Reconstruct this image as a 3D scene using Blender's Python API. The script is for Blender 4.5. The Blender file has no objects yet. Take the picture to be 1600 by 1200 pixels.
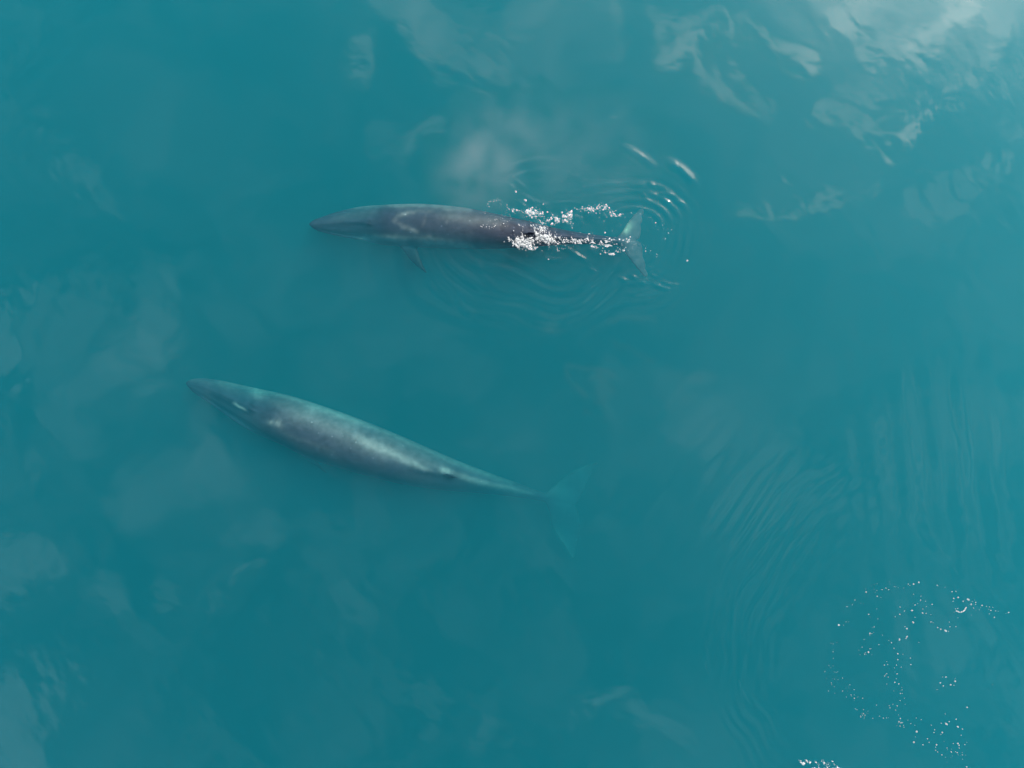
import bpy, math, random
import numpy as np
from mathutils import Vector

C = bpy.context.scene.collection
scene = bpy.context.scene
R = math.radians
rng = np.random.default_rng(7)
random.seed(7)

# ------------------------------------------------------------------ camera
H = 26.0                      # drone height above the sea, metres
S = 17.5 / 800.0              # metres per photo pixel on the sea surface
cam = bpy.data.cameras.new('camera')
cam.sensor_width = 36
cam.lens = 18.0 / (17.5 / H)
cam.clip_end = 3000
cam_o = bpy.data.objects.new('camera', cam)
cam_o.location = (0, 0, H)
cam_o.rotation_euler = (0, 0, 0)
C.objects.link(cam_o)
scene.camera = cam_o

# ------------------------------------------------------------------ render / exposure
scene.render.engine = 'CYCLES'
cy = scene.cycles
cy.volume_bounces = 1
cy.max_bounces = 12
cy.transparent_max_bounces = 16
cy.use_denoising = True
cy.use_adaptive_sampling = False
cy.volume_step_rate = 1.0
cy.volume_max_steps = 256
scene.view_settings.view_transform = 'Standard'
scene.view_settings.look = 'None'
scene.view_settings.gamma = 1
scene.view_settings.exposure = 2.24

# ------------------------------------------------------------------ sun
SUN_AZ, SUN_EL = R(40), R(46)
sd = Vector((math.sin(SUN_AZ) * math.cos(SUN_EL), math.cos(SUN_AZ) * math.cos(SUN_EL), math.sin(SUN_EL)))
sun = bpy.data.lights.new('sun', 'SUN')
sun.energy = 4.0
sun.angle = R(0.5)
sun.color = (1.0, 0.96, 0.90)
sun_o = bpy.data.objects.new('sun', sun)
sun_o.rotation_euler = sd.to_track_quat('Z', 'Y').to_euler()
C.objects.link(sun_o)

# ------------------------------------------------------------------ world: sky + a broken cloud deck
world = bpy.data.worlds.new('World')
scene.world = world
world.use_nodes = True
wn, wl = world.node_tree.nodes, world.node_tree.links
wn.clear()


def N(tree_nodes, typ, **kw):
    n = tree_nodes.new(typ)
    for k, v in kw.items():
        setattr(n, k, v)
    return n


def math_node(nodes, links, op, a, b=None, clamp=False):
    n = nodes.new('ShaderNodeMath')
    n.operation = op
    n.use_clamp = clamp
    for i, v in enumerate((a, b)):
        if v is None:
            continue
        if isinstance(v, (int, float)):
            n.inputs[i].default_value = v
        else:
            links.new(v, n.inputs[i])
    return n.outputs[0]


sky = N(wn, 'ShaderNodeTexSky', sky_type='NISHITA', sun_disc=False)
sky.sun_elevation = SUN_EL
sky.sun_rotation = SUN_AZ
bg = wn.new('ShaderNodeBackground')
bg.inputs['Strength'].default_value = 0.05
out = wn.new('ShaderNodeOutputWorld')
tc = wn.new('ShaderNodeTexCoord')
sep = wn.new('ShaderNodeSeparateXYZ')
wl.new(tc.outputs['Generated'], sep.inputs[0])
zc = math_node(wn, wl, 'MAXIMUM', sep.outputs[2], 0.06)
u = math_node(wn, wl, 'DIVIDE', sep.outputs[0], zc)
v = math_node(wn, wl, 'DIVIDE', sep.outputs[1], zc)
comb = wn.new('ShaderNodeCombineXYZ')
wl.new(u, comb.inputs[0]); wl.new(v, comb.inputs[1])
# ragged edges for the clouds
dn = N(wn, 'ShaderNodeTexNoise')
dn.inputs['Scale'].default_value = 12.0
dn.inputs['Detail'].default_value = 6
wl.new(comb.outputs[0], dn.inputs['Vector'])
vm = N(wn, 'ShaderNodeVectorMath', operation='SUBTRACT')
wl.new(dn.outputs['Color'], vm.inputs[0]); vm.inputs[1].default_value = (0.5, 0.5, 0.5)
vs = N(wn, 'ShaderNodeVectorMath', operation='SCALE')
wl.new(vm.outputs[0], vs.inputs[0]); vs.inputs['Scale'].default_value = 0.11
va = N(wn, 'ShaderNodeVectorMath', operation='ADD')
wl.new(comb.outputs[0], va.inputs[0]); wl.new(vs.outputs[0], va.inputs[1])
UV = va.outputs[0]
K = H / S                     # photo pixels per unit of the cloud plane
# single cloudlets of the deck: centre, radii, turn, brightness
CLOUDS = [
    (1330, 5, 62, 22, -8, .55), (1335, 36, 46, 20, -15, .8), (1395, 72, 50, 16, 10, .6), (1450, 62, 62, 24, 28, .75), (1500, 28, 60, 20, 25, .75),
    (1545, 8, 70, 16, 0, .55), (1580, 45, 44, 26, -30, .5), (1540, 80, 40, 16, 30, .4),
    (1235, 88, 66, 20, -36, .85), (1268, 110, 26, 17, -20, .5), (1190, 50, 44, 13, -50, .4), (1066, 70, 40, 21, -52, .75), (1100, 100, 36, 12, -40, .5),
    (1136, 56, 22, 38, 22, .65), (1160, 138, 78, 11, -36, .55), (1050, 12, 50, 18, -20, .5), (1110, 20, 40, 16, -30, .35),
    (1408, 215, 22, 36, -38, .9), (1395, 232, 14, 22, 0, .5), (1350, 208, 52, 15, -14, .5), (1300, 190, 24, 11, -20, .5), (1470, 137, 40, 15, 38, .55),
    (1378, 145, 22, 22, 0, .4), (1340, 152, 40, 20, 10, .25),
    (1487, 185, 20, 15, 0, .45), (1520, 262, 46, 14, 38, .35), (1590, 110, 20, 30, 0, .4), (1480, 310, 34, 10, 0, .2), (1585, 180, 40, 26, 30, .25),
    (1168, 317, 32, 10, 0, .4), (1220, 303, 22, 11, 0, .42), (1287, 302, 38, 13, 20, .45), (1352, 293, 26, 9, 0, .36),
    (560, 103, 15, 32, 25, .55), (645, 188, 40, 14, 30, .4), (600, 196, 24, 12, 10, .2), (955, 186, 26, 9, -38, .5), (950, 36, 12, 32, 25, .4),
    (640, 30, 90, 40, -10, .4), (720, 70, 90, 36, -18, .35), (780, 108, 40, 20, -25, .3), (850, 60, 120, 50, 0, .25), (860, 15, 150, 34, 0, .28),
    (235, 540, 40, 50, -20, .5), (180, 580, 70, 40, 20, .4), (110, 520, 40, 80, -14, .3), (290, 660, 30, 70, 12, .35), (330, 730, 42, 70, 8, .5), (230, 760, 90, 60, 0, .4),
    (120, 650, 60, 60, 0, .35), (40, 480, 26, 34, -30, .6), (28, 545, 24, 52, -20, .6), (270, 430, 30, 50, 10, .4), (215, 450, 20, 60, -6, .3), (310, 400, 26, 30, 0, .25), (380, 830, 70, 40, 0, .4),
    (30, 740, 10, 34, -8, .4), (100, 250, 60, 40, -30, .3), (150, 300, 70, 16, -40, .3), (40, 1130, 50, 110, 0, .6), (20, 890, 40, 40, 0, .45), (150, 938, 44, 16, 0, .5),
    (290, 928, 26, 8, 5, .6), (368, 914, 24, 12, 15, .8), (945, 1082, 28, 14, -8, .8), (1010, 1130, 50, 14, -35, .5), (1060, 1165, 40, 12, -35, .35),
    (660, 1090, 60, 16, 0, .35), (1180, 740, 50, 90, -35, .5), (1100, 660, 90, 40, 20, .35), (1250, 810, 40, 60, -20, .3), (1060, 590, 60, 40, 0, .3),
    (1440, 720, 16, 160, 0, .4), (1500, 760, 13, 150, 0, .4), (1390, 720, 14, 110, 0, .3), (1545, 820, 14, 160, 0, .35), (1460, 1000, 60, 80, 20, .3), (1580, 1100, 30, 90, 0, .3),  # tall narrow bars added to the deck so the water stripes show
    (540, 950, 60, 30, 0, .25), (780, 1160, 20, 36, 0, .3), (650, 1160, 30, 20, 0, .3), (1560, 640, 60, 40, 0, .25),
]
acc = None
for (px, py, rx, ry, rot, w) in CLOUDS:
    w *= .40 if (px < 520 or py > 500) else (1.35 if px > 1000 else .9)
    if w > .3: rx, ry = rx * .9, ry * .9
    mp = N(wn, 'ShaderNodeMapping', vector_type='TEXTURE')
    mp.inputs['Location'].default_value = ((px - 800) / K, (600 - py) / K, 0)
    mp.inputs['Rotation'].default_value = (0, 0, R(rot))
    mp.inputs['Scale'].default_value = (rx * 1.2 / K, ry * 1.2 / K, 1)
    wl.new(UV, mp.inputs['Vector'])
    g = N(wn, 'ShaderNodeTexGradient', gradient_type='SPHERICAL')
    wl.new(mp.outputs[0], g.inputs['Vector'])
    mr = N(wn, 'ShaderNodeMapRange', interpolation_type='SMOOTHSTEP')
    mr.inputs['From Min'].default_value = 0.0
    mr.inputs['From Max'].default_value = 0.55
    mr.inputs['To Max'].default_value = w
    wl.new(g.outputs['Fac'], mr.inputs['Value'])
    acc = mr.outputs[0] if acc is None else math_node(wn, wl, 'ADD', acc, mr.outputs[0])
# wisps everywhere else
n2 = N(wn, 'ShaderNodeTexNoise')
n2.inputs['Scale'].default_value = 5.0
n2.inputs['Detail'].default_value = 5
n2.inputs['Roughness'].default_value = 0.55
wl.new(comb.outputs[0], n2.inputs['Vector'])
w2 = N(wn, 'ShaderNodeMapRange', interpolation_type='SMOOTHSTEP')
w2.inputs['From Min'].default_value = 0.38
w2.inputs['From Max'].default_value = 0.75
w2.inputs['To Max'].default_value = 0.09
wl.new(n2.outputs['Fac'], w2.inputs['Value'])
acc = math_node(wn, wl, 'ADD', acc, w2.outputs[0])
n3 = N(wn, 'ShaderNodeTexNoise')
n3.inputs['Scale'].default_value = 13.0
n3.inputs['Detail'].default_value = 4
n3.inputs['Distortion'].default_value = 1.2
wl.new(comb.outputs[0], n3.inputs['Vector'])
w3 = N(wn, 'ShaderNodeMapRange', interpolation_type='SMOOTHSTEP')
w3.inputs['From Min'].default_value = 0.42
w3.inputs['From Max'].default_value = 0.72
w3.inputs['To Max'].default_value = 0.09
wl.new(n3.outputs['Fac'], w3.inputs['Value'])
acc = math_node(wn, wl, 'ADD', acc, w3.outputs[0])
# thick bright cloud towards the sun (dot with the sun's direction)
dt = N(wn, 'ShaderNodeVectorMath', operation='DOT_PRODUCT')
wl.new(tc.outputs['Generated'], dt.inputs[0]); dt.inputs[1].default_value = sd[:]
halo = N(wn, 'ShaderNodeMapRange', interpolation_type='SMOOTHERSTEP')
halo.inputs['From Min'].default_value = 0.965
halo.inputs['From Max'].default_value = 1.0
halo.inputs['To Max'].default_value = 1.5
wl.new(dt.outputs['Value'], halo.inputs['Value'])
cl_b = math_node(wn, wl, 'ADD', math_node(wn, wl, 'MULTIPLY', acc, 1.0), halo.outputs[0])
above = N(wn, 'ShaderNodeMapRange')
above.inputs['From Min'].default_value = 0.0
above.inputs['From Max'].default_value = 0.12
wl.new(sep.outputs[2], above.inputs['Value'])
cl_b = math_node(wn, wl, 'MULTIPLY', cl_b, above.outputs[0])
CLOUD_GAIN = 14.0             # times the background strength of 0.1
cl_c = N(wn, 'ShaderNodeVectorMath', operation='SCALE')
tint = N(wn, 'ShaderNodeMix', data_type='RGBA')
tm = N(wn, 'ShaderNodeMapRange', interpolation_type='SMOOTHSTEP')
tm.inputs['From Min'].default_value = 0.62
tm.inputs['From Max'].default_value = 0.92
wl.new(dt.outputs['Value'], tm.inputs['Value'])
wl.new(tm.outputs[0], tint.inputs['Factor'])
tint.inputs[6].default_value = (0.80, 0.95, 0.98, 1)
tint.inputs[7].default_value = (1.0, 0.80, 0.66, 1)
wl.new(tint.outputs[2], cl_c.inputs[0])
wl.new(math_node(wn, wl, 'MULTIPLY', cl_b, CLOUD_GAIN), cl_c.inputs['Scale'])
tot = N(wn, 'ShaderNodeVectorMath', operation='ADD')
wl.new(sky.outputs[0], tot.inputs[0]); wl.new(cl_c.outputs[0], tot.inputs[1])
wl.new(tot.outputs[0], bg.inputs['Color'])
wl.new(bg.outputs[0], out.inputs['Surface'])


# ------------------------------------------------------------------ helpers
def tag(o, label=None, cat=None, group=None, kind=None):
    if label: o['label'] = label
    if cat: o['category'] = cat
    if group: o['group'] = group
    if kind: o['kind'] = kind
    return o


def W(px, py, z=0.0):
    """place of a point of the photograph at height z (below the sea when negative)"""
    f = (H - z) / H * S
    return np.array([(px - 800) * f, (600 - py) * f, z])


def mesh_np(name, verts, faces, mat=None, smooth=True):
    me = bpy.data.meshes.new(name)
    me.from_pydata([tuple(map(float, p)) for p in verts], [], [tuple(map(int, f)) for f in faces])
    me.update()
    if smooth:
        me.polygons.foreach_set('use_smooth', [True] * len(me.polygons))
    if mat: me.materials.append(mat)
    return me


def link(name, me):
    o = bpy.data.objects.new(name, me)
    C.objects.link(o)
    return o


def new_mat(name):
    m = bpy.data.materials.new(name)
    m.use_nodes = True
    m.node_tree.nodes.clear()
    return m, m.node_tree.nodes, m.node_tree.links


def sstep(a, b, x):
    t = np.clip((x - a) / (b - a), 0, 1)
    return t * t * (3 - 2 * t)


def catmull(P, n):
    """smooth resampling of control rows P (k, d) to n rows, centripetal enough for our use"""
    P = np.asarray(P, float)
    d = np.r_[0, np.cumsum(np.linalg.norm(np.diff(P[:, :2], axis=0), axis=1))]
    t = np.linspace(0, d[-1], n)
    m = np.zeros_like(P)
    sec = np.diff(P, axis=0) / np.diff(d)[:, None]
    m[0], m[-1] = sec[0], sec[-1]
    m[1:-1] = (sec[1:] + sec[:-1]) / 2
    i = np.clip(np.searchsorted(d, t, side='right') - 1, 0, len(P) - 2)
    h = (d[i + 1] - d[i])[:, None]
    q = ((t - d[i])[:, None]) / h
    return ((2 * q**3 - 3 * q**2 + 1) * P[i] + (q**3 - 2 * q**2 + q) * h * m[i]
            + (-2 * q**3 + 3 * q**2) * P[i + 1] + (q**3 - q**2) * h * m[i + 1])


def seg_dist(px, py, pts):
    """distance (photo pixels) to a polyline and the fraction along it"""
    pts = np.asarray(pts, float)
    L = np.r_[0, np.cumsum(np.linalg.norm(np.diff(pts, axis=0), axis=1))]
    best = np.full(px.shape, 1e9); tt = np.zeros(px.shape); sd_ = np.zeros(px.shape)
    for k in range(len(pts) - 1):
        a, b = pts[k], pts[k + 1]
        ab = b - a; l2 = (ab**2).sum()
        q = np.clip(((px - a[0]) * ab[0] + (py - a[1]) * ab[1]) / l2, 0, 1)
        dx, dy = px - a[0] - q * ab[0], py - a[1] - q * ab[1]
        dd = np.hypot(dx, dy)
        m = dd < best
        best = np.where(m, dd, best)
        sd_ = np.where(m, np.sign(ab[0] * dy - ab[1] * dx) * dd, sd_)
        tt = np.where(m, (L[k] + q * math.sqrt(l2)) / L[-1], tt)
    return best, tt, sd_


def vnoise(x, y, scale, seed, octaves=3):
    """value noise in numpy, about -1..1"""
    r = np.random.default_rng(seed)
    tab = r.uniform(-1, 1, (256, 256))
    o = np.zeros(np.shape(x)); a = 1.0; tot_ = 0
    for k in range(octaves):
        X, Y = x / scale * 2**k + 37.3 * k, y / scale * 2**k + 11.7 * k
        i, j = np.floor(X).astype(int), np.floor(Y).astype(int)
        fx, fy = X - i, Y - j
        fx, fy = fx * fx * (3 - 2 * fx), fy * fy * (3 - 2 * fy)
        g = lambda p, q: tab[p % 256, q % 256]
        o += a * ((g(i, j) * (1 - fx) + g(i + 1, j) * fx) * (1 - fy) + (g(i, j + 1) * (1 - fx) + g(i + 1, j + 1) * fx) * fy)
        tot_ += a; a *= 0.5
    return o / tot_


# ------------------------------------------------------------------ the sea
def axis(lo, hi, step, far):
    mid = np.arange(lo, hi + step / 2, step)
    g = step * 1.35 ** np.arange(1, 60)
    ext = np.cumsum(g); ext = ext[ext < far]
    return np.concatenate([(lo - ext)[::-1], mid, hi + ext])


GX, GY = axis(-19.5, 19.5, 0.05, 420), axis(-15, 15, 0.05, 420)
X, Y = np.meshgrid(GX, GY)
PX, PY = 800 + X / S, 600 - Y / S
inside = sstep(60, 25, np.abs(X)) * sstep(50, 20, np.abs(Y))


def sea_height():
    h = np.zeros_like(X)
    # long low swell
    r = np.random.default_rng(3)
    for k in range(9):
        lam = r.uniform(3.5, 9); th = r.uniform(0, math.tau); ph = r.uniform(0, math.tau)
        h += 0.0006 * lam * np.sin(math.tau / lam * (X * math.cos(th) + Y * math.sin(th)) + ph)
    h += 0.006 * vnoise(X, Y, 2.6, 5, 2) + 0.0022 * vnoise(X, Y, 0.9, 6, 2)

    # light wind ripple, in patches
    pat = sstep(-.25, .5, vnoise(X, Y, 5.0, 91, 2)) + .8 * np.exp(-((PX - 40) / 90) ** 2) + .5 * sstep(1150, 1500, PX)
    xr, yr = X * .82 + Y * .57, (-X * .57 + Y * .82) * .55
    h += pat * (0.0013 * vnoise(xr, yr, .30, 92, 2) + 0.0026 * vnoise(xr, yr, .75, 93, 2)) * (np.abs(X) < 19.5) * (np.abs(Y) < 15)

    def rings(cx, cy, r0, r1, lam, amp, sx=1.0, a0=None, a1=None, warp=8, seed=1):
        """decaying ring waves round a point of the photograph; angles in degrees, counter-clockwise from right"""
        dx, dy = PX - cx, (PY - cy) * sx
        rad = np.hypot(dx, dy) + warp * vnoise(X, Y, 1.8, seed, 2)
        env = np.exp(-((rad - (r0 + r1) / 2) / ((r1 - r0) / 2)) ** 2)
        if a0 is not None:
            ang = np.degrees(np.arctan2(-dy, dx))
            mid, half = (a0 + a1) / 2, (a1 - a0) / 2
            d = np.abs((ang - mid + 180) % 360 - 180)
            env = env * sstep(half + 14, half - 14, d)
        env = env * (0.55 + 0.45 * vnoise(X, Y, 0.8, seed + 40, 2))
        return 1.0 * amp * env * np.sin(math.tau * rad / lam)

    h += rings(990, 365, 40, 110, 15, 0.018, 1.15, 20, 130, 7, 11)      # behind the tail, upper right
    h += rings(985, 370, 50, 105, 14, 0.016, 1.0, -85, 5, 6, 12)        # lower right of the tail
    h += rings(850, 350, 85, 205, 29, 0.019, 1.25, -165, -30, 32, 13)     # below the upper whale
    h += rings(850, 340, 60, 150, 22, 0.006, 1.3, 35, 160, 8, 14)
    h += rings(1450, 1010, 260, 350, 19, 0.0048, 1.0, 140, 215, 22, 15)   # left of the foam patch
    h += rings(1500, 1100, 280, 480, 27, 0.0022, 1.0, 95, 165, 26, 16)
    # standing stripes at the right
    env = np.exp(-((PX - 1440) / 130) ** 2 - ((PY - 760) / 190) ** 2)
    h += 0.010 * env * (.7 + .4 * vnoise(X, Y, 1.6, 61, 2)) * np.sin(math.tau * (PX - 0.12 * (PY - 700)) / 52 + .9 * vnoise(X, Y, 2, 8, 2))
    # diagonal stripes, centre right
    dg = (PX - 1100) * math.sin(R(57)) + (PY - 800) * math.cos(R(57))
    env = np.exp(-((PX - 1120) / 170) ** 2 - ((PY - 800) / 130) ** 2)
    h += 0.0032 * env * (.5 + .7 * vnoise(X, Y, 1.6, 62, 2)) * np.sin(math.tau * dg / 38 + 2.6 * vnoise(X, Y, 3, 9, 2))
    env = np.exp(-((PX - 1195) / 60) ** 2 - ((PY - 830) / 60) ** 2)
    h += 0.0018 * env * np.sin(math.tau * dg / 12 + 1.0 * vnoise(X, Y, 2, 10, 2))
    # single crests: polyline, half width px, height m
    CR = [
        ([(968, 228), (990, 238), (1026, 262)], 6.5, .021), ([(1038, 250), (1060, 262), (1088, 288)], 7.5, .024),
        ([(904, 298), (925, 292), (950, 286), (972, 288)], 4.5, .026), ([(932, 306), (955, 300), (978, 301)], 3.2, .02),
        ([(984, 291), (1000, 289), (1012, 293)], 3.4, .024), ([(1012, 286), (1024, 292)], 3.2, .022),
        ([(1030, 301), (1052, 306)], 3.0, .022), ([(1002, 303), (1012, 308)], 2.6, .016), ([(1016, 303), (1026, 306)], 2.6, .016),
        ([(1055, 314), (1072, 319)], 2.6, .014), ([(1006, 310), (1018, 316)], 2.4, .014), ([(1036, 312), (1048, 317)], 2.2, .012),
        ([(866, 318), (890, 316), (915, 320)], 2.6, .012), ([(780, 284), (795, 289), (806, 298)], 2.6, .02),
        ([(802, 280), (812, 287), (820, 294)], 2.8, .02), ([(812, 303), (828, 312), (850, 320)], 3.4, .026),
        ([(845, 316), (856, 322)], 3, .02), ([(798, 312), (815, 318), (826, 330)], 2.4, .014),
        ([(885, 386), (900, 398), (920, 408)], 3.0, .030), ([(850, 404), (866, 406), (880, 404)], 2.6, .024),
        ([(920, 418), (935, 428)], 2.6, .016), ([(966, 434), (982, 440)], 2.8, .022), ([(986, 430), (998, 437)], 2.6, .022),
        ([(1000, 440), (1010, 445)], 2.6, .02), ([(1018, 442), (1034, 449), (1052, 453)], 2.8, .026),
        ([(1030, 438), (1046, 444), (1064, 446)], 2.2, .016), ([(1012, 425), (1030, 435)], 2.2, .012), ([(1010, 415), (1036, 430)], 2.0, .008),
        ([(708, 455), (722, 478), (745, 496)], 7, .016), ([(745, 400), (752, 425), (775, 450)], 3.5, .010),
        ([(1150, 935), (1146, 960), (1144, 990)], 3.2, .010), ([(1101, 1000), (1104, 1030), (1110, 1060)], 2.6, .009),
        ([(1155, 1050), (1162, 1075), (1175, 1100)], 2.6, .008), ([(1240, 785), (1215, 815), (1180, 845)], 3.0, .008),
    ]
    for pts, wd, ht in CR:
        pts = np.array(pts, float)
        m = ((PX > pts[:, 0].min() - 40) & (PX < pts[:, 0].max() + 40) & (PY > pts[:, 1].min() - 40) & (PY < pts[:, 1].max() + 40))
        x, y = PX[m], PY[m]
        d, t, s_ = seg_dist(x, y, catmull(pts, 12))
        ends = np.exp(-((t - 0.5) / 0.42) ** 4)
        prof = np.exp(-(s_ / wd) ** 2)
        ends_d = sstep(wd * 2.5, 0, d)
        h[m] += 1.7 * ht * prof * ends * ends_d * (0.8 + 0.3 * vnoise(x, y, 9, 21, 2))
    # chopped water round the fin and along the tail
    ch = (np.exp(-((PX - 850) / 45) ** 2 - ((PY - 362) / 26) ** 2) + 0.8 * np.exp(-((PX - 910) / 60) ** 2 - ((PY - 338) / 13) ** 2)
          + 0.7 * np.exp(-((PX - 925) / 55) ** 2 - ((PY - 382) / 16) ** 2) + 0.6 * np.exp(-((PX - 800) / 40) ** 2 - ((PY - 332) / 16) ** 2))
    h += np.clip(ch, 0, 1) * (0.040 * vnoise(PX, PY, 11, 31, 3) + 0.012 * vnoise(PX, PY, 5, 32, 2))
    # faint lines at far right and left edge
    for pts, wd, ht in [([(68, 450), (60, 480), (40, 520), (45, 560), (20, 590), (0, 615)], 10, .003),
                        ([(258, 500), (262, 560), (285, 610), (300, 650), (345, 680), (366, 720), (358, 770)], 12, .0015),
                        ([(1505, 900), (1540, 950), (1600, 1030)], 9, .012), ([(1400, 790), (1480, 880), (1500, 940)], 12, .010)]:
        m = np.abs(X) < 20
        d, t, s_ = seg_dist(PX[m], PY[m], catmull(pts, 24))
        h[m] += ht * np.tanh(s_ / wd) * np.exp(-(d / (wd * 2.2)) ** 2) * np.exp(-((t - .5) / .48) ** 4)
    return h * inside


Z = sea_height()


def film():
    """brownish slick floating on the sea, 0..1"""
    wx = PX + 16 * vnoise(X, Y, 0.9, 51, 3); wy = PY + 16 * vnoise(X, Y, 0.9, 52, 3)
    f = np.zeros_like(PX)
    for pts, wd, a in [([(882, 578), (905, 572), (935, 575), (955, 590), (950, 615), (930, 628), (905, 615), (885, 598), (882, 578)], 6, .55),
                       ([(935, 590), (948, 605), (940, 630), (965, 655), (975, 675)], 9, .6),
                       ([(910, 640), (935, 650), (960, 668)], 5, .4),
                       ([(860, 505), (872, 520), (878, 540)], 11, .45), ([(905, 535), (950, 500), (1000, 490), (1025, 500)], 5, .28),
                       ([(960, 530), (990, 545), (1020, 565)], 6, .25), ([(1085, 590), (1110, 590)], 8, .25), ([(1060, 600), (1075, 620)], 6, .18)]:
        d, t, s_ = seg_dist(wx, wy, catmull(pts, 20))
        f = np.maximum(f, a * np.exp(-(d / wd) ** 2))
    d2 = ((wx - 918) / 34) ** 2 + ((wy - 598) / 24) ** 2
    f = np.maximum(f, 0.12 * np.exp(-d2 ** 2))
    return f * np.clip(.55 + .9 * vnoise(X, Y, .7, 53, 3), 0, 1)


F = film() * (np.abs(X) < 19) * (np.abs(Y) < 14)


def build_sea():
    ny, nx = X.shape
    top = np.stack([X, Y, Z], -1).reshape(-1, 3)
    idx = np.arange(nx * ny).reshape(ny, nx)
    q = np.stack([idx[:-1, :-1], idx[:-1, 1:], idx[1:, 1:], idx[1:, :-1]], -1).reshape(-1, 4)
    # skirt and floor close the body of water
    border = np.concatenate([idx[0, :], idx[1:, -1], idx[-1, -2::-1], idx[-2:0:-1, 0]])
    low = top[border].copy(); low[:, 2] = -24.0
    b0 = len(top); nb = len(border)
    k = np.arange(nb); k2 = (k + 1) % nb
    skirt = np.stack([border[k2], border[k], b0 + k, b0 + k2], -1)
    cen = b0 + nb
    verts = np.concatenate([top, low, [[0, 0, -24.0]]])
    tri = np.stack([b0 + k2, b0 + k, np.full(nb, cen)], -1)
    me = bpy.data.meshes.new('water')
    nl = q.size + skirt.size + tri.size
    npoly = len(q) + len(skirt) + len(tri)
    me.vertices.add(len(verts)); me.vertices.foreach_set('co', verts.astype('f').ravel())
    me.loops.add(nl); me.loops.foreach_set('vertex_index', np.concatenate([q.ravel(), skirt.ravel(), tri.ravel()]).astype('i'))
    me.polygons.add(npoly)
    st = np.concatenate([np.arange(len(q) + len(skirt)) * 4, (len(q) + len(skirt)) * 4 + np.arange(len(tri)) * 3]).astype('i')
    me.polygons.foreach_set('loop_start', st)
    me.polygons.foreach_set('use_smooth', np.r_[np.ones(len(q), bool), np.zeros(npoly - len(q), bool)])
    me.update(calc_edges=True); me.validate()
    at = me.attributes.new('slick', 'FLOAT', 'POINT')
    at.data.foreach_set('value', np.r_[F.ravel(), np.zeros(nb + 1)].astype('f'))
    return me


wm, n, l = new_mat('sea_water')
o_ = n.new('ShaderNodeOutputMaterial')
tr = n.new('ShaderNodeBsdfTransparent')
gl = n.new('ShaderNodeBsdfGlossy'); gl.inputs['Roughness'].default_value = 0.05
fr = n.new('ShaderNodeFresnel'); IOR_W = 1.46
mx = n.new('ShaderNodeMixShader')
# fine ripples
tcw = n.new('ShaderNodeTexCoord')
nz = n.new('ShaderNodeTexNoise'); nz.inputs['Scale'].default_value = 1.6; nz.inputs['Detail'].default_value = 2
mpw = n.new('ShaderNodeMapping'); mpw.inputs['Scale'].default_value = (1, 1.6, 1); mpw.inputs['Rotation'].default_value = (0, 0, R(25))
l.new(tcw.outputs['Object'], mpw.inputs[0]); l.new(mpw.outputs[0], nz.inputs['Vector'])
bp = n.new('ShaderNodeBump'); bp.inputs['Strength'].default_value = 0.5; bp.inputs['Distance'].default_value = 0.0030
l.new(nz.outputs['Fac'], bp.inputs['Height'])
# air to water seen from above and from below alike (a back face inverts the index)
geo = n.new('ShaderNodeNewGeometry')
ior = n.new('ShaderNodeMapRange'); ior.inputs['To Min'].default_value = IOR_W; ior.inputs['To Max'].default_value = 1 / IOR_W
l.new(geo.outputs['Backfacing'], ior.inputs['Value']); l.new(ior.outputs[0], fr.inputs['IOR'])
l.new(bp.outputs[0], gl.inputs['Normal']); l.new(bp.outputs[0], fr.inputs['Normal'])
l.new(fr.outputs[0], mx.inputs['Fac']); l.new(tr.outputs[0], mx.inputs[1]); l.new(gl.outputs[0], mx.inputs[2])
# the slick
at = n.new('ShaderNodeAttribute'); at.attribute_name = 'slick'
df = n.new('ShaderNodeBsdfDiffuse'); df.inputs['Color'].default_value = (0.16, 0.115, 0.07, 1)
mx2 = n.new('ShaderNodeMixShader')
l.new(math_node(n, l, 'MULTIPLY', at.outputs['Fac'], 0.035), mx2.inputs['Fac'])
l.new(mx.outputs[0], mx2.inputs[1]); l.new(df.outputs[0], mx2.inputs[2])
l.new(mx2.outputs[0], o_.inputs['Surface'])
# body of the water: blue green, milky with plankton
SC = (0.0028, 0.245, 0.312)      # scattering per metre
AB = (0.95, 0.31, 0.29)            # absorption per metre
sct = n.new('ShaderNodeVolumeScatter')
smax = max(SC)
sct.inputs['Color'].default_value = (SC[0] / smax, SC[1] / smax, SC[2] / smax, 1)
sct.inputs['Density'].default_value = smax
sct.inputs['Anisotropy'].default_value = 0.45
ab = n.new('ShaderNodeVolumeAbsorption')
amax = 1.6
ab.inputs['Color'].default_value = (1 - AB[0] / amax, 1 - AB[1] / amax, 1 - AB[2] / amax, 1)
ab.inputs['Density'].default_value = amax
ads = n.new('ShaderNodeAddShader')
l.new(sct.outputs[0], ads.inputs[0]); l.new(ab.outputs[0], ads.inputs[1])
l.new(ads.outputs[0], o_.inputs['Volume'])
sea_me = build_sea(); sea_me.materials.append(wm)
sea = link('water', sea_me); tag(sea, kind='structure')

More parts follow.
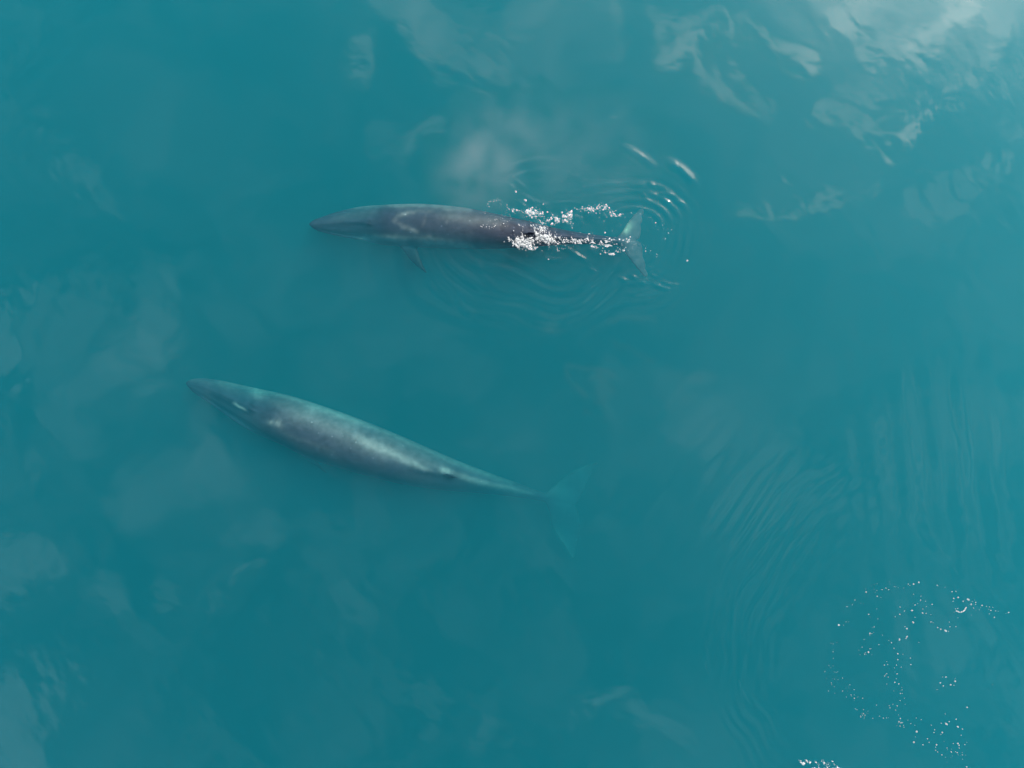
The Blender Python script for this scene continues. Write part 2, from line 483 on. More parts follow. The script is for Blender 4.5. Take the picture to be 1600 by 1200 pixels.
# seabed under it
bm_, n, l = new_mat('silt')
o_ = n.new('ShaderNodeOutputMaterial'); p = n.new('ShaderNodeBsdfPrincipled')
nz = n.new('ShaderNodeTexNoise'); nz.inputs['Scale'].default_value = 0.4; nz.inputs['Detail'].default_value = 6
cr = n.new('ShaderNodeValToRGB'); cr.color_ramp.elements[0].color = (.10, .10, .08, 1); cr.color_ramp.elements[1].color = (.2, .19, .15, 1)
l.new(nz.outputs['Fac'], cr.inputs[0]); l.new(cr.outputs[0], p.inputs['Base Color']); p.inputs['Roughness'].default_value = .9
l.new(p.outputs[0], o_.inputs['Surface'])
bv = [(-1500, -1500, -24.5), (1500, -1500, -24.5), (1500, 1500, -24.5), (-1500, 1500, -24.5)]
sb = link('seabed', mesh_np('seabed', bv, [(0, 1, 2, 3)], bm_, False)); tag(sb, kind='structure')


# ------------------------------------------------------------------ whales
def skin_material(name):
    m, n, l = new_mat(name)
    o = n.new('ShaderNodeOutputMaterial'); p = n.new('ShaderNodeBsdfPrincipled')
    at = n.new('ShaderNodeAttribute'); at.attribute_name = 'pigment_and_light'
    tc = n.new('ShaderNodeTexCoord')
    nz = n.new('ShaderNodeTexNoise'); nz.inputs['Scale'].default_value = 5; nz.inputs['Detail'].default_value = 6
    l.new(tc.outputs['Object'], nz.inputs['Vector'])
    mr = n.new('ShaderNodeMapRange'); mr.inputs['From Min'].default_value = .25; mr.inputs['From Max'].default_value = .75
    mr.inputs['To Min'].default_value = .68; mr.inputs['To Max'].default_value = 1.32
    l.new(nz.outputs['Fac'], mr.inputs['Value'])
    # small round scars
    vo = n.new('ShaderNodeTexVoronoi'); vo.inputs['Scale'].default_value = 3.2
    l.new(tc.outputs['Object'], vo.inputs['Vector'])
    sc = n.new('ShaderNodeMapRange'); sc.inputs['From Min'].default_value = .05; sc.inputs['From Max'].default_value = .12
    sc.inputs['To Min'].default_value = 2.2; sc.inputs['To Max'].default_value = 1.0
    l.new(vo.outputs['Distance'], sc.inputs['Value'])
    v = n.new('ShaderNodeVectorMath'); v.operation = 'SCALE'
    l.new(at.outputs['Color'], v.inputs[0]); l.new(math_node(n, l, 'MULTIPLY', mr.outputs[0], sc.outputs[0]), v.inputs['Scale'])
    l.new(v.outputs[0], p.inputs['Base Color'])
    p.inputs['Roughness'].default_value = .42
    p.inputs['IOR'].default_value = 1.09
    bp = n.new('ShaderNodeBump'); bp.inputs['Strength'].default_value = .35; bp.inputs['Distance'].default_value = .02
    l.new(nz.outputs['Fac'], bp.inputs['Height']); l.new(bp.outputs[0], p.inputs['Normal'])
    l.new(p.outputs[0], o.inputs['Surface'])
    return m


def lift(st, parts, dz):
    return ([tuple(q[:4]) + (q[4] + dz,) for q in st],
            [([(a, b, c + dz) for a, b, c in L], [(a, b, c + dz) for a, b, c in T], th) for L, T, th in parts])


def build_whale(name, stations, roll, parts, paint, mat):
    """stations: rows (px, py, half width px, half height px, depth of centre m).
    parts: wings as (leading edge pts, trailing edge pts, thickness list) in (px, py, z).
    One lofted body; the fins grow out of it and all is fused into one skin."""
    st = catmull(stations, 150)
    cen = np.array([W(a[0], a[1], a[4]) for a in st])
    tan = np.gradient(cen, axis=0); tan /= np.linalg.norm(tan, axis=1)[:, None]
    up0 = np.array([0, 0, 1.0])
    lat = np.cross(up0, tan); lat /= np.linalg.norm(lat, axis=1)[:, None]
    up = np.cross(tan, lat)
    cr_, sr_ = math.cos(roll), math.sin(roll)
    lat, up = lat * cr_ + up * sr_, up * cr_ - lat * sr_
    f = (H - st[:, 4]) / H * S
    hw, hh = np.maximum(st[:, 2], .4) * f, np.maximum(st[:, 3], .4) * f
    NS = 56
    th = np.linspace(0, math.tau, NS, endpoint=False)
    sfrac = np.linspace(0, 1, len(st))
    V, Fc = [], []
    for i in range(len(st)):
        s = sfrac[i]
        ca, sa = np.cos(th), np.sin(th)
        a = np.sign(ca) * np.abs(ca) ** 0.95
        b = np.sign(sa) * np.abs(sa) ** 0.95
        head = 1 - sstep(.14, .26, np.array(s))
        tail = sstep(.55, .85, np.array(s))
        # the flat rostrum narrower than the deep lower jaw, with a ridge along its middle and blowholes behind
        a = a * (1 - head * 0.22 * sstep(0.05, .35, b))
        b = np.where(b > 0, b * (1 - .38 * head), b)
        b = b + head * .14 * np.exp(-(a / .12) ** 2) * (b > 0)
        b = b - head * .10 * np.exp(-((np.abs(a) - .78) / .09) ** 2) * (b > .0) * (b < .5)
        bl = math.exp(-((s - .185) / .012) ** 2)
        b = b + bl * .16 * np.exp(-((np.abs(a) - .12) / .08) ** 2) * (b > 0)
        # back becomes a keel towards the tail
        a = a * (1 - tail * .45 * np.abs(b) ** 1.5)
        # throat pleats
        pl = sstep(.05, .12, np.array(s)) * (1 - sstep(.42, .55, np.array(s)))
        grow = 1 + .012 * pl * np.cos(th * 44) * (b < -.25)
        V.append(cen[i] + np.outer(a * hw[i] * grow, lat[i]) + np.outer(b * hh[i] * grow, up[i]))
    base = 0
    verts = [p for r in V for p in r]
    for i in range(len(st) - 1):
        for k in range(NS):
            k2 = (k + 1) % NS
            Fc.append((i * NS + k, (i + 1) * NS + k, (i + 1) * NS + k2, i * NS + k2))
    Fc.append(tuple(range(NS)))
    Fc.append(tuple((len(st) - 1) * NS + k for k in reversed(range(NS))))
    for (LE, TE, TH) in parts:
        LE = catmull(LE, 26); TE = catmull(TE, 26)
        TH = np.interp(np.linspace(0, 1, 26), np.linspace(0, 1, len(TH)), TH)
        Lw = np.array([W(*q) for q in LE]); Tw = np.array([W(*q) for q in TE])
        span = (Lw[-1] + Tw[-1] - Lw[0] - Tw[0]); span /= np.linalg.norm(span)
        o0 = len(verts); M = 20
        for i in range(26):
            ch = Tw[i] - Lw[i]; c = max(np.linalg.norm(ch), .02); cd = ch / c if np.linalg.norm(ch) > 1e-4 else np.array([1, 0, 0.])
            nn = np.cross(cd, span); nn /= max(np.linalg.norm(nn), 1e-6)
            for k in range(M):
                a_ = math.tau * k / M
                x_ = (1 - math.cos(a_)) / 2
                y_ = math.sin(a_) * TH[i] * (1 - .45 * x_)
                verts.append(Lw[i] + cd * (x_ * c) + nn * y_)
        for i in range(25):
            for k in range(M):
                k2 = (k + 1) % M
                Fc.append((o0 + i * M + k, o0 + (i + 1) * M + k, o0 + (i + 1) * M + k2, o0 + i * M + k2))
        Fc.append(tuple(o0 + k for k in range(M)))
        Fc.append(tuple(o0 + 25 * M + k for k in reversed(range(M))))
    tmp = mesh_np(name + '_tmp', verts, Fc)
    import bmesh
    bm = bmesh.new(); bm.from_mesh(tmp)
    bmesh.ops.recalc_face_normals(bm, faces=bm.faces); bm.to_mesh(tmp); bm.free()
    to = bpy.data.objects.new('tmp', tmp); C.objects.link(to)
    rm = to.modifiers.new('r', 'REMESH'); rm.mode = 'VOXEL'; rm.voxel_size = .032; rm.use_smooth_shade = True
    sm = to.modifiers.new('s', 'SMOOTH'); sm.iterations = 5; sm.factor = .5
    dg = bpy.context.evaluated_depsgraph_get()
    me = bpy.data.meshes.new_from_object(to.evaluated_get(dg))
    bpy.data.objects.remove(to); bpy.data.meshes.remove(tmp)
    me.name = name
    nv = len(me.vertices); co = np.zeros(nv * 3, 'f'); me.vertices.foreach_get('co', co); co = co.reshape(-1, 3).astype(float)
    # station coordinates of every vertex: s along, a across, b up (1 = skin)
    best = np.full(nv, 1e9); bi = np.zeros(nv, int)
    for i in range(len(st)):
        d = ((co - cen[i]) ** 2).sum(1); m = d < best; best[m] = d[m]; bi[m] = i
    rel = co - cen[bi]
    a = (rel * lat[bi]).sum(1) / hw[bi]; b = (rel * up[bi]).sum(1) / hh[bi]
    fz = (H - co[:, 2]) / H * S
    px, py = 800 + co[:, 0] / fz, 600 - co[:, 1] / fz
    nrm = np.zeros(nv * 3, 'f'); me.vertices.foreach_get('normal', nrm)
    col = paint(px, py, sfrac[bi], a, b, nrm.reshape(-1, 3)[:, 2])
    ca = me.color_attributes.new('pigment_and_light', 'FLOAT_COLOR', 'POINT')  # skin pigment, with ripple light and sheen painted into it
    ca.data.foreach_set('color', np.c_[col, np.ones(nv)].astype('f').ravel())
    me.polygons.foreach_set('use_smooth', [True] * len(me.polygons))
    me.materials.clear(); me.materials.append(mat)
    # origin at the middle of the body
    mid = cen[60]; me.transform(__import__('mathutils').Matrix.Translation(-Vector(mid)))
    o = link(name, me); o.location = mid
    return o


def stroke(px, py, pts, w, n_=16):
    d, t, s_ = seg_dist(px, py, catmull(pts, n_) if len(pts) > 2 else np.array(pts, float))
    return np.exp(-(d / w) ** 2) * np.exp(-((t - .5) / .52) ** 8)


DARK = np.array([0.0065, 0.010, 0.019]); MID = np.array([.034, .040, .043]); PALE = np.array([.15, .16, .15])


def mixc(c, tgt, m):
    return c * (1 - m[:, None]) + tgt * m[:, None]


def paint_upper(px, py, s, a, b, nz):
    wx = px + 2.5 * vnoise(px, py, 14, 71, 3); wy = py + 2.5 * vnoise(px, py, 14, 72, 3)
    c = np.repeat(DARK[None], len(px), 0)
    c = mixc(c, MID, .35 * (0.5 + .5 * vnoise(px, py, 40, 73, 3)))
    c = mixc(c, PALE * .9, sstep(-.15, -.55, b) * sstep(1.0, .85, s))           # belly
    top = np.clip(nz, 0, 1) > 0.02
    g = lambda pts, w: stroke(wx, wy, pts, w) * top
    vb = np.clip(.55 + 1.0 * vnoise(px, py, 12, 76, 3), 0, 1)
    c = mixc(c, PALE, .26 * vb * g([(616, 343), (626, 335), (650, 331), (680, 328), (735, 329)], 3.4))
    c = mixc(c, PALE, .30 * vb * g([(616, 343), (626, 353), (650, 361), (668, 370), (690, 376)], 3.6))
    c = mixc(c, PALE, .09 * vb * g([(668, 328), (663, 345), (657, 362)], 2.2))  # line of ripple light, painted into the skin colour
    c = mixc(c, PALE, .12 * vb * g([(706, 330), (700, 340), (698, 350)], 2.2))  # second ripple light line, painted the same way
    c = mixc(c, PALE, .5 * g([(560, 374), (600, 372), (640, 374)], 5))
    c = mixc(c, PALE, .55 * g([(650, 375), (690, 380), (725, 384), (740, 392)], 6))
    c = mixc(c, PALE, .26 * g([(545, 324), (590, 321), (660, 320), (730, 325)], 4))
    c = mixc(c, MID, .8 * g([(690, 336), (750, 345), (790, 350)], 9))
    c = mixc(c, MID, .35 * g([(590, 330), (560, 335), (520, 342)], 7))
    c = mixc(c, DARK * .7, .7 * g([(505, 355), (535, 354), (570, 360), (610, 366)], 4))
    c = mixc(c, DARK * .7, .7 * g([(520, 347), (545, 348), (570, 352)], 2.2))
    fin = (np.abs(a) > 1.12) | (b > 1.15)
    c[fin & (px < 900)] = DARK * .3
    c = mixc(c, np.array([.080, .055, .060]), .8 * sstep(955, 985, px) * np.clip(.75 + .6 * vnoise(px, py, 9, 75, 3), 0, 1))
    c = mixc(c, np.array([.24, .20, .15]), .7 * g([(974, 362), (980, 356), (984, 350)], 5))
    return c


def paint_lower(px, py, s, a, b, nz):
    wx = px + 3 * vnoise(px, py, 18, 81, 3); wy = py + 3 * vnoise(px, py, 18, 82, 3)
    c = np.repeat(DARK[None], len(px), 0)
    c = mixc(c, MID, .4 * (0.5 + .5 * vnoise(px, py, 50, 83, 3)))
    c = mixc(c, MID * 1.2, .4 * sstep(.1, .7, a))
    c = mixc(c, PALE * .6, np.where(a > 0, sstep(-.10, -.5, b), sstep(-.6, -.9, b)) * sstep(1.0, .9, s))
    top = np.clip(nz, 0, 1) > 0.02
    g = lambda pts, w: stroke(wx, wy, pts, w) * top
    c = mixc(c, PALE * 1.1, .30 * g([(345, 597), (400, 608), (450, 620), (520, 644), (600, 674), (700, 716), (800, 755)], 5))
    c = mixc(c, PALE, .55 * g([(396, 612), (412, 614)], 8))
    c = mixc(c, PALE, .20 * g([(445, 647), (480, 652), (520, 668), (570, 692), (620, 712)], 15))  # pale chevron band, with the sheen of the back painted in
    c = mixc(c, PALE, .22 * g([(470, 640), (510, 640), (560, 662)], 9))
    c = mixc(c, PALE * 1.1, .40 * g([(560, 686), (600, 702), (640, 720), (672, 736)], 6.5))  # sunlit highlight of the ridge, painted as pale colour
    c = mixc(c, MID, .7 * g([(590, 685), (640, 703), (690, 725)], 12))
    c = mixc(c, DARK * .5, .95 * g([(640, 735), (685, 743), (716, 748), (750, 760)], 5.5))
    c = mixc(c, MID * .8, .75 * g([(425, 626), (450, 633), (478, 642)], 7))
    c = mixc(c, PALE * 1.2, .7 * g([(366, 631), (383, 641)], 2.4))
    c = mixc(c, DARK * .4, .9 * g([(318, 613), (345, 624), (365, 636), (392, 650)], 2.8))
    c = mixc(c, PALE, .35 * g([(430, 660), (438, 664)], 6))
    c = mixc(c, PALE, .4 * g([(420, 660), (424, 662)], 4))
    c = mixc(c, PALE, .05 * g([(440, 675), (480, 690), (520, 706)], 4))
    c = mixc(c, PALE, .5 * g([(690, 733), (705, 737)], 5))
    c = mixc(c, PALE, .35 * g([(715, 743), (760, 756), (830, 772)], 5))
    c[((np.abs(a) > 1.12) | (b > 1.15)) & (px < 830)] = DARK * .4
    c = mixc(c, np.array([.018, .046, .056]), .9 * sstep(856, 880, px))  # flukes coloured like the water, their murky fading painted in
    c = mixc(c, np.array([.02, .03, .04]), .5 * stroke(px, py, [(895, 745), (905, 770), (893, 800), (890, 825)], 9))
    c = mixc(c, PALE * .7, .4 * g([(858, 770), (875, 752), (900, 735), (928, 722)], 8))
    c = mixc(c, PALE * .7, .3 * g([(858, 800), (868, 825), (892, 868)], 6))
    return c


skin_u, skin_l = skin_material('upper_whale_skin'), skin_material('lower_whale_skin')
zU = -.62
up_st = [(483, 350, 1.5, 1.5, -.42), (488, 350.5, 6, 4, -.44), (500, 351, 11, 8, -.50), (530, 350, 19.5, 15, -.62), (570, 349, 27, 23, -.76), (600, 351.5, 31, 28, -.84),
         (660, 352.8, 33.5, 32, -.86), (720, 356.5, 32, 31, -.80), (760, 360.5, 28.5, 28, -.66), (800, 364, 23.5, 24, -.50), (830, 366.5, 19.5, 21, -.43),
         (850, 368.5, 16, 19, -.42), (900, 372, 9.5, 14, -.42), (940, 375, 7, 9, -.50), (968, 377.5, 6, 5.5, -.70), (992, 379, 3, 2.5, -.94)]
zf = -.72
up_parts = [
    # flukes
    ([(955, 377, -0.44), (968, 366, -0.74), (980, 348, -0.84), (994, 331, -0.92), (1004, 324, -0.94)], [(985, 380, -0.80), (1000, 372, -0.84), (1003, 352, -0.88), (1006, 336, -0.92), (1007, 325, -0.94)], [.10, .08, .05, .03, .012]),
    ([(955, 376, -0.44), (970, 388, -0.74), (984, 406, -0.84), (1000, 426, -0.92), (1012, 440, -0.96)], [(985, 376, -0.80), (1001, 378, -0.84), (1006, 400, -0.88), (1012, 424, -0.92), (1015, 440, -0.96)], [.10, .08, .05, .03, .012]),
    # flippers
    ([(612, 374, -.80), (630, 392, -.74), (643, 409, -.70), (664, 426, -.68)], [(652, 374, -.85), (654, 392, -.78), (660, 409, -.73), (668, 427, -.70)], [.09, .08, .06, .03]),
    ([(616, 340, -1.0), (626, 334, -1.35), (646, 330, -1.7), (664, 328, -2.0)], [(646, 342, -1.05), (650, 338, -1.4), (660, 332, -1.75), (668, 329, -2.0)], [.09, .07, .05, .02]),
    # dorsal fin
    ([(808, 365, -.10), (816, 364.5, .03), (826, 364, .14), (836, 363.5, .18)], [(836, 366, -.12), (834, 365, .0), (835, 364.5, .10), (839, 364, .18)], [.08, .06, .04, .012]),
]
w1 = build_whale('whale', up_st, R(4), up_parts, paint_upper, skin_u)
tag(w1, 'dark slate whale breaking the surface in white foam, pale V mark behind its head', 'whale', 'whales swimming side by side')

UPL = .66
lo_st = [(290, 598, 1.5, 1.5, -1.5), (296, 599, 7, 5, -1.5), (306, 602, 12, 9, -1.52), (330, 610, 18.5, 15, -1.56), (365, 625, 26.5, 23, -1.64), (400, 640, 33.5, 30, -1.72),
         (450, 657, 38.5, 37, -1.8), (500, 677, 42, 41, -1.84), (550, 694, 41, 41, -1.86), (600, 711, 38, 39, -1.86), (650, 727, 33, 35, -1.88),
         (700, 741, 26, 30, -1.92), (750, 752.5, 18.5, 24, -2.02), (800, 764, 12, 18, -2.2), (840, 774.5, 7.5, 12, -2.4), (862, 780, 5.5, 7, -2.80), (898, 793, 3, 3, -2.75)]
lo_parts = [
    ([(845, 776, -2.45), (858, 766, -2.5), (875, 750, -2.80), (900, 733, -2.6), (931, 721, -2.6)], [(880, 790, -2.6), (902, 788, -2.6), (912, 770, -2.6), (923, 747, -2.80), (936, 723, -2.80)], [.10, .08, .05, .03, .012]),
    ([(845, 774, -2.45), (856, 796, -2.5), (861, 822, -2.80), (875, 846, -2.6), (893, 873, -2.6)], [(880, 782, -2.6), (904, 796, -2.6), (908, 820, -2.6), (905, 847, -2.80), (897, 874, -2.80)], [.10, .08, .05, .03, .012]),
    ([(448, 682, -2.1), (462, 702, -2.3), (480, 720, -2.45), (510, 739, -2.6)], [(480, 690, -2.15), (487, 706, -2.32), (498, 722, -2.48), (512, 740, -2.80)], [.10, .08, .05, .02]),
    ([(455, 640, -2.3), (470, 640, -2.6), (490, 644, -2.9), (515, 652, -3.2)], [(487, 650, -2.3), (496, 652, -2.6), (506, 652, -2.9), (518, 655, -3.2)], [.10, .08, .05, .02]),
    ([(672, 737, -1.42), (686, 739, -1.24), (700, 742, -1.08), (716, 747, -1.02)], [(712, 745, -1.5), (710, 745, -1.32), (711, 746, -1.16), (718, 748, -1.04)], [.09, .06, .04, .012]),
]
lo_st, lo_parts = lift(lo_st, lo_parts, UPL)
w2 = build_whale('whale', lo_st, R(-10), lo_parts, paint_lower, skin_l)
tag(w2, 'larger blue grey whale fully under the calm water, tail fading into green', 'whale', 'whales swimming side by side')


# ------------------------------------------------------------------ foam
fm, n, l = new_mat('foam')
o_ = n.new('ShaderNodeOutputMaterial'); p = n.new('ShaderNodeBsdfPrincipled')
p.inputs['Base Color'].default_value = (.34, .345, .345, 1); p.inputs['Roughness'].default_value = .45
tcf = n.new('ShaderNodeTexCoord'); nf = n.new('ShaderNodeTexNoise'); nf.inputs['Scale'].default_value = 40; nf.inputs['Detail'].default_value = 3
l.new(tcf.outputs['Object'], nf.inputs['Vector'])
bpf = n.new('ShaderNodeBump'); bpf.inputs['Strength'].default_value = 1; bpf.inputs['Distance'].default_value = .02
l.new(nf.outputs['Fac'], bpf.inputs['Height']); l.new(bpf.outputs[0], p.inputs['Normal'])
tf = n.new('ShaderNodeBsdfTranslucent'); tf.inputs['Color'].default_value = (.7, .75, .75, 1)
mf = n.new('ShaderNodeMixShader'); mf.inputs[0].default_value = .25
l.new(p.outputs[0], mf.inputs[1]); l.new(tf.outputs[0], mf.inputs[2])
# froth is full of holes
nh = n.new('ShaderNodeTexNoise'); nh.inputs['Scale'].default_value = 26; nh.inputs['Detail'].default_value = 2
l.new(tcf.outputs['Object'], nh.inputs['Vector'])
mh = n.new('ShaderNodeMapRange'); mh.inputs['From Min'].default_value = .40; mh.inputs['From Max'].default_value = .66
mh.inputs['To Min'].default_value = .06; mh.inputs['To Max'].default_value = .95
l.new(nh.outputs['Fac'], mh.inputs['Value'])
th_ = n.new('ShaderNodeBsdfTransparent'); mh2 = n.new('ShaderNodeMixShader')
l.new(mh.outputs[0], mh2.inputs[0]); l.new(th_.outputs[0], mh2.inputs[1]); l.new(mf.outputs[0], mh2.inputs[2])
l.new(mh2.outputs[0], o_.inputs['Surface'])

import bmesh


def ico(sub):
    bm = bmesh.new(); bmesh.ops.create_icosphere(bm, subdivisions=sub, radius=1)
    v = np.array([q.co[:] for q in bm.verts]); f = [[w.index for w in q.verts] for q in bm.faces]
    bm.free(); return v, f


ICO1, ICO2 = ico(1), ico(2)


def sea_z(px, py):
    x, y = (px - 800) * S, (600 - py) * S
    j = int(np.clip(np.searchsorted(GX, x), 1, len(GX) - 1)); i = int(np.clip(np.searchsorted(GY, y), 1, len(GY) - 1))
    return float(Z[i, j])


def bubble_shape(rx, ry, rot, seed, lod=ICO2, hz=.6):
    r = np.random.default_rng(seed)
    v = lod[0].copy()
    k = r.normal(size=(3, 3)) * 1.4
    v *= (1 + .14 * np.sin(v @ k).sum(1) / 1.5)[:, None]
    v = v * [rx, ry, min(rx, ry) * hz]
    c, s = math.cos(rot), math.sin(rot)
    return np.c_[v[:, 0] * c - v[:, 1] * s, v[:, 0] * s + v[:, 1] * c, v[:, 2]], lod[1]


def heap(name, items, k_=1.0, extra=()):
    """items: (px, py, z, r m, stretch, rot) -> one mesh of many specks"""
    V, Fc, o = [], [], 0
    for k, (x, y, z, r, st_, rot) in enumerate(items):
        r *= k_
        v, f = bubble_shape(r * st_, r, rot, k, ICO1 if r < .05 else ICO2)
        V.append(v + W(x, y, z)); Fc += [[q + o for q in w] for w in f]; o += len(v)
    for (v, f) in extra:
        V.append(v); Fc += (f + o).tolist(); o += len(v)
    return link(name, mesh_np(name, np.concatenate(V), Fc, fm))


def along(pts, n_, jx, r0, r1, zamp=.03, seed=0):
    r = np.random.default_rng(seed)
    P = catmull(pts, 80) if len(pts) > 2 else np.array(pts, float)
    res = []
    for k in range(n_):
        # clustered positions along the line
        t = r.random(); q = t * (len(P) - 1); i = min(int(q), len(P) - 2); a = P[i] + (P[i + 1] - P[i]) * (q - i)
        x, y = a[0] + r.normal() * jx, a[1] + r.normal() * jx
        rr = r0 + (r1 - r0) * r.random() ** 3
        res.append((x, y, sea_z(x, y) + abs(r.normal()) * zamp + rr * .2, rr, 1 + r.random() * .9, r.random() * 3.1))
    return res


def cloud(cx, cy, sx, sy, n_, r0, r1, zamp=.06, seed=0):
    r = np.random.default_rng(seed); res = []
    for k in range(n_):
        x, y = cx + r.normal() * sx, cy + r.normal() * sy
        rr = r0 + (r1 - r0) * r.random() ** 3
        res.append((x, y, sea_z(x, y) + abs(r.normal()) * zamp + rr * .2, rr, 1 + r.random() * .8, r.random() * 3.1))
    return res


def lace(name_items, bbox, env, seed, step=.45, amp=.05):
    """torn froth: a ridged-noise height field kept only where there is foam, closed underneath"""
    x0, y0, x1, y1 = bbox
    gx, gy = np.meshgrid(np.arange(x0, x1, step), np.arange(y0, y1, step))
    wx = gx + 5 * vnoise(gx, gy, 9, seed, 3); wy = gy + 5 * vnoise(gx, gy, 9, seed + 1, 3)
    ca_, sa_ = math.cos(R(35)), math.sin(R(35))
    wx, wy = (wx * ca_ + wy * sa_) / 2.2, -wx * sa_ + wy * ca_      # torn along the whale's way
    rid = 1 - np.abs(vnoise(wx, wy, 5.5, seed + 2, 4)) * 2.6
    rid2 = 1 - np.abs(vnoise(wx, wy, 2.4, seed + 3, 3)) * 2.6
    m = .6 * rid + .4 * rid2 - (1.02 - 1.0 * env(gx, gy)) + .12 * vnoise(gx, gy, 2, seed + 4, 2)
    sz = Z[np.clip(np.searchsorted(GY, (600 - gy) * S), 0, len(GY) - 1), np.clip(np.searchsorted(GX, (gx - 800) * S), 0, len(GX) - 1)]
    hgt = np.clip(m, 0, 1)
    zt = sz + .004 + amp * hgt * (1 + 1.2 * np.clip(vnoise(gx, gy, 4, seed + 5, 3), -.6, 1))
    keep = m > 0
    kf = (keep[:-1, :-1].astype(int) + keep[1:, :-1] + keep[:-1, 1:] + keep[1:, 1:]) >= 3
    f = (H - zt) / H * S
    top = np.stack([(gx - 800) * f, (600 - gy) * f, zt], -1).reshape(-1, 3)
    bot = top.copy(); bot[:, 2] = (sz - .006).ravel()
    idx = np.arange(gx.size).reshape(gx.shape)
    a, b, c, d = idx[:-1, :-1][kf], idx[1:, :-1][kf], idx[1:, 1:][kf], idx[:-1, 1:][kf]
    F1 = np.stack([a, b, c, d], -1)
    used, inv = np.unique(F1, return_inverse=True); inv = inv.reshape(F1.shape)
    n_ = len(used)
    name_items.append((np.concatenate([top[used], bot[used]]), np.concatenate([inv, inv[:, ::-1] + n_])))


def blob(x, y, cx, cy, sx, sy, rot=0):
    c, s_ = math.cos(R(rot)), math.sin(R(rot))
    dx, dy = x - cx, y - cy
    return np.exp(-((dx * c + dy * s_) / sx) ** 2 - ((-dx * s_ + dy * c) / sy) ** 2)


# splash thrown up round the fin of the upper whale
spl = []
spl += cloud(823, 378, 9, 6, 170, .010, .07, .10, 1)
spl += cloud(812, 372, 8, 6, 80, .008, .045, .08, 2)
spl += cloud(847, 371, 9, 5, 190, .012, .10, .12, 3)
spl += cloud(858, 373, 8, 4, 90, .012, .08, .08, 4)
spl += cloud(845, 350, 10, 7, 110, .008, .05, .10, 5)
spl += along([(826, 330), (828, 343), (836, 354), (840, 366)], 70, 1.6, .010, .045, .12, 6)
spl += along([(834, 344), (842, 356), (838, 370)], 60, 1.8, .010, .05, .14, 7)
spl += along([(815, 350), (818, 362), (812, 372)], 40, 1.2, .010, .035, .12, 8)
spl += along([(788, 372), (800, 378), (815, 386), (826, 390)], 80, 2.2, .010, .04, .06, 9)
spl += along([(848, 350), (860, 362), (872, 370), (885, 376)], 70, 2.4, .010, .04, .06, 10)
spl += cloud(870, 378, 14, 6, 70, .008, .035, .05, 11)
spl = [q for k, q in enumerate(spl) if k % 4 == 0]
lc = []
lace(lc, (778, 322, 905, 402), lambda x, y: np.clip(
    .95 * blob(x, y, 822, 380, 16, 10, 20) + 1.0 * blob(x, y, 851, 373, 15, 8, 5) + .62 * blob(x, y, 846, 354, 13, 13, 0)
    + .5 * blob(x, y, 806, 378, 16, 7, 20) + .35 * blob(x, y, 880, 376, 18, 7, 8) + .5 * blob(x, y, 814, 362, 3, 14, -12)
    - .55 * blob(x, y, 824, 359, 6, 8, 0), 0, 1.1), 201, amp=.07)
lace(lc, (800, 320, 905, 352), lambda x, y: np.clip(.55 * blob(x, y, 832, 334, 9, 8) + .55 * blob(x, y, 866, 345, 10, 6) + .6 * blob(x, y, 888, 337, 10, 6, -20)
    + .4 * stroke(x, y, [(784, 324), (812, 331), (838, 328)], 4), 0, 1), 231, amp=.035)
sp = heap('splash', spl, .55, lc)
tag(sp, 'white splash thrown up round the dorsal fin of the upper whale', 'splash', kind='stuff')

tr_ = []  # foam along the tail; its beads also stand in for sun glints
tr_ += along([(758, 332), (762, 320), (770, 313), (780, 314), (784, 322)], 34, 1.4, .010, .032, .02, 21)
tr_ += along([(784, 324), (800, 328), (812, 330), (824, 332), (838, 326)], 44, 1.6, .010, .032, .02, 22)
tr_ += along([(752, 354), (760, 355), (770, 357), (776, 350)], 30, 1.4, .008, .032, .02, 23)
tr_ += cloud(785, 342, 8, 7, 60, .008, .03, .02, 24)
tr_ += cloud(835, 333, 9, 5, 40, .010, .06, .03, 25)
tr_ += along([(836, 334), (850, 336), (866, 342), (880, 340), (892, 334)], 70, 3.5, .012, .055, .03, 26)
tr_ += cloud(866, 345, 6, 4, 22, .02, .075, .03, 27)
tr_ += cloud(888, 336, 5, 4, 26, .02, .08, .03, 28)
tr_ += along([(903, 325), (915, 329), (930, 325), (942, 321), (950, 326), (960, 336), (975, 338)], 70, 2.4, .012, .05, .02, 29)
tr_ += cloud(945, 334, 14, 5, 22, .012, .05, .02, 30)
tr_ += along([(868, 370), (885, 374), (905, 377), (918, 374), (924, 384), (932, 388)], 60, 1.9, .012, .055, .03, 31)
tr_ += along([(893, 374), (906, 378)], 22, 1.5, .03, .085, .02, 32)
tr_ += cloud(952, 378, 9, 5, 42, .012, .062, .02, 33)
tr_ += along([(940, 392), (950, 396), (960, 396), (970, 390), (980, 383), (984, 370)], 42, 1.8, .012, .06, .02, 34)
tr_ += along([(922, 364), (924, 372), (934, 386)], 24, 2.5, .01, .04, .02, 35)
tr_ += cloud(985, 385, 12, 8, 60, .006, .018, .02, 36)
tr_ += cloud(865, 388, 16, 5, 24, .008, .03, .02, 37)
tr_ += cloud(905, 350, 45, 14, 60, .006, .02, .02, 38)
tr_ += along([(892, 340), (893, 352), (898, 362)], 10, 2, .01, .03, .02, 39)
tr_ += along([(985, 334), (1008, 337), (1022, 345), (1024, 358)], 14, 1.5, .008, .04, .02, 40)
tr_ += along([(1030, 355), (1045, 362), (1038, 374)], 14, 3, .008, .026, .02, 41)
tr_ += along([(1003, 385), (1017, 394), (1035, 404)], 10, 2, .008, .03, .02, 42)
tr_ += [(806, 299, .03, .05, 1.8, -.9), (821, 313, .03, .07, 1.5, -.8), (849, 319, .03, .04, 1, 0), (857, 405, .03, .035, 1.3, 0)]
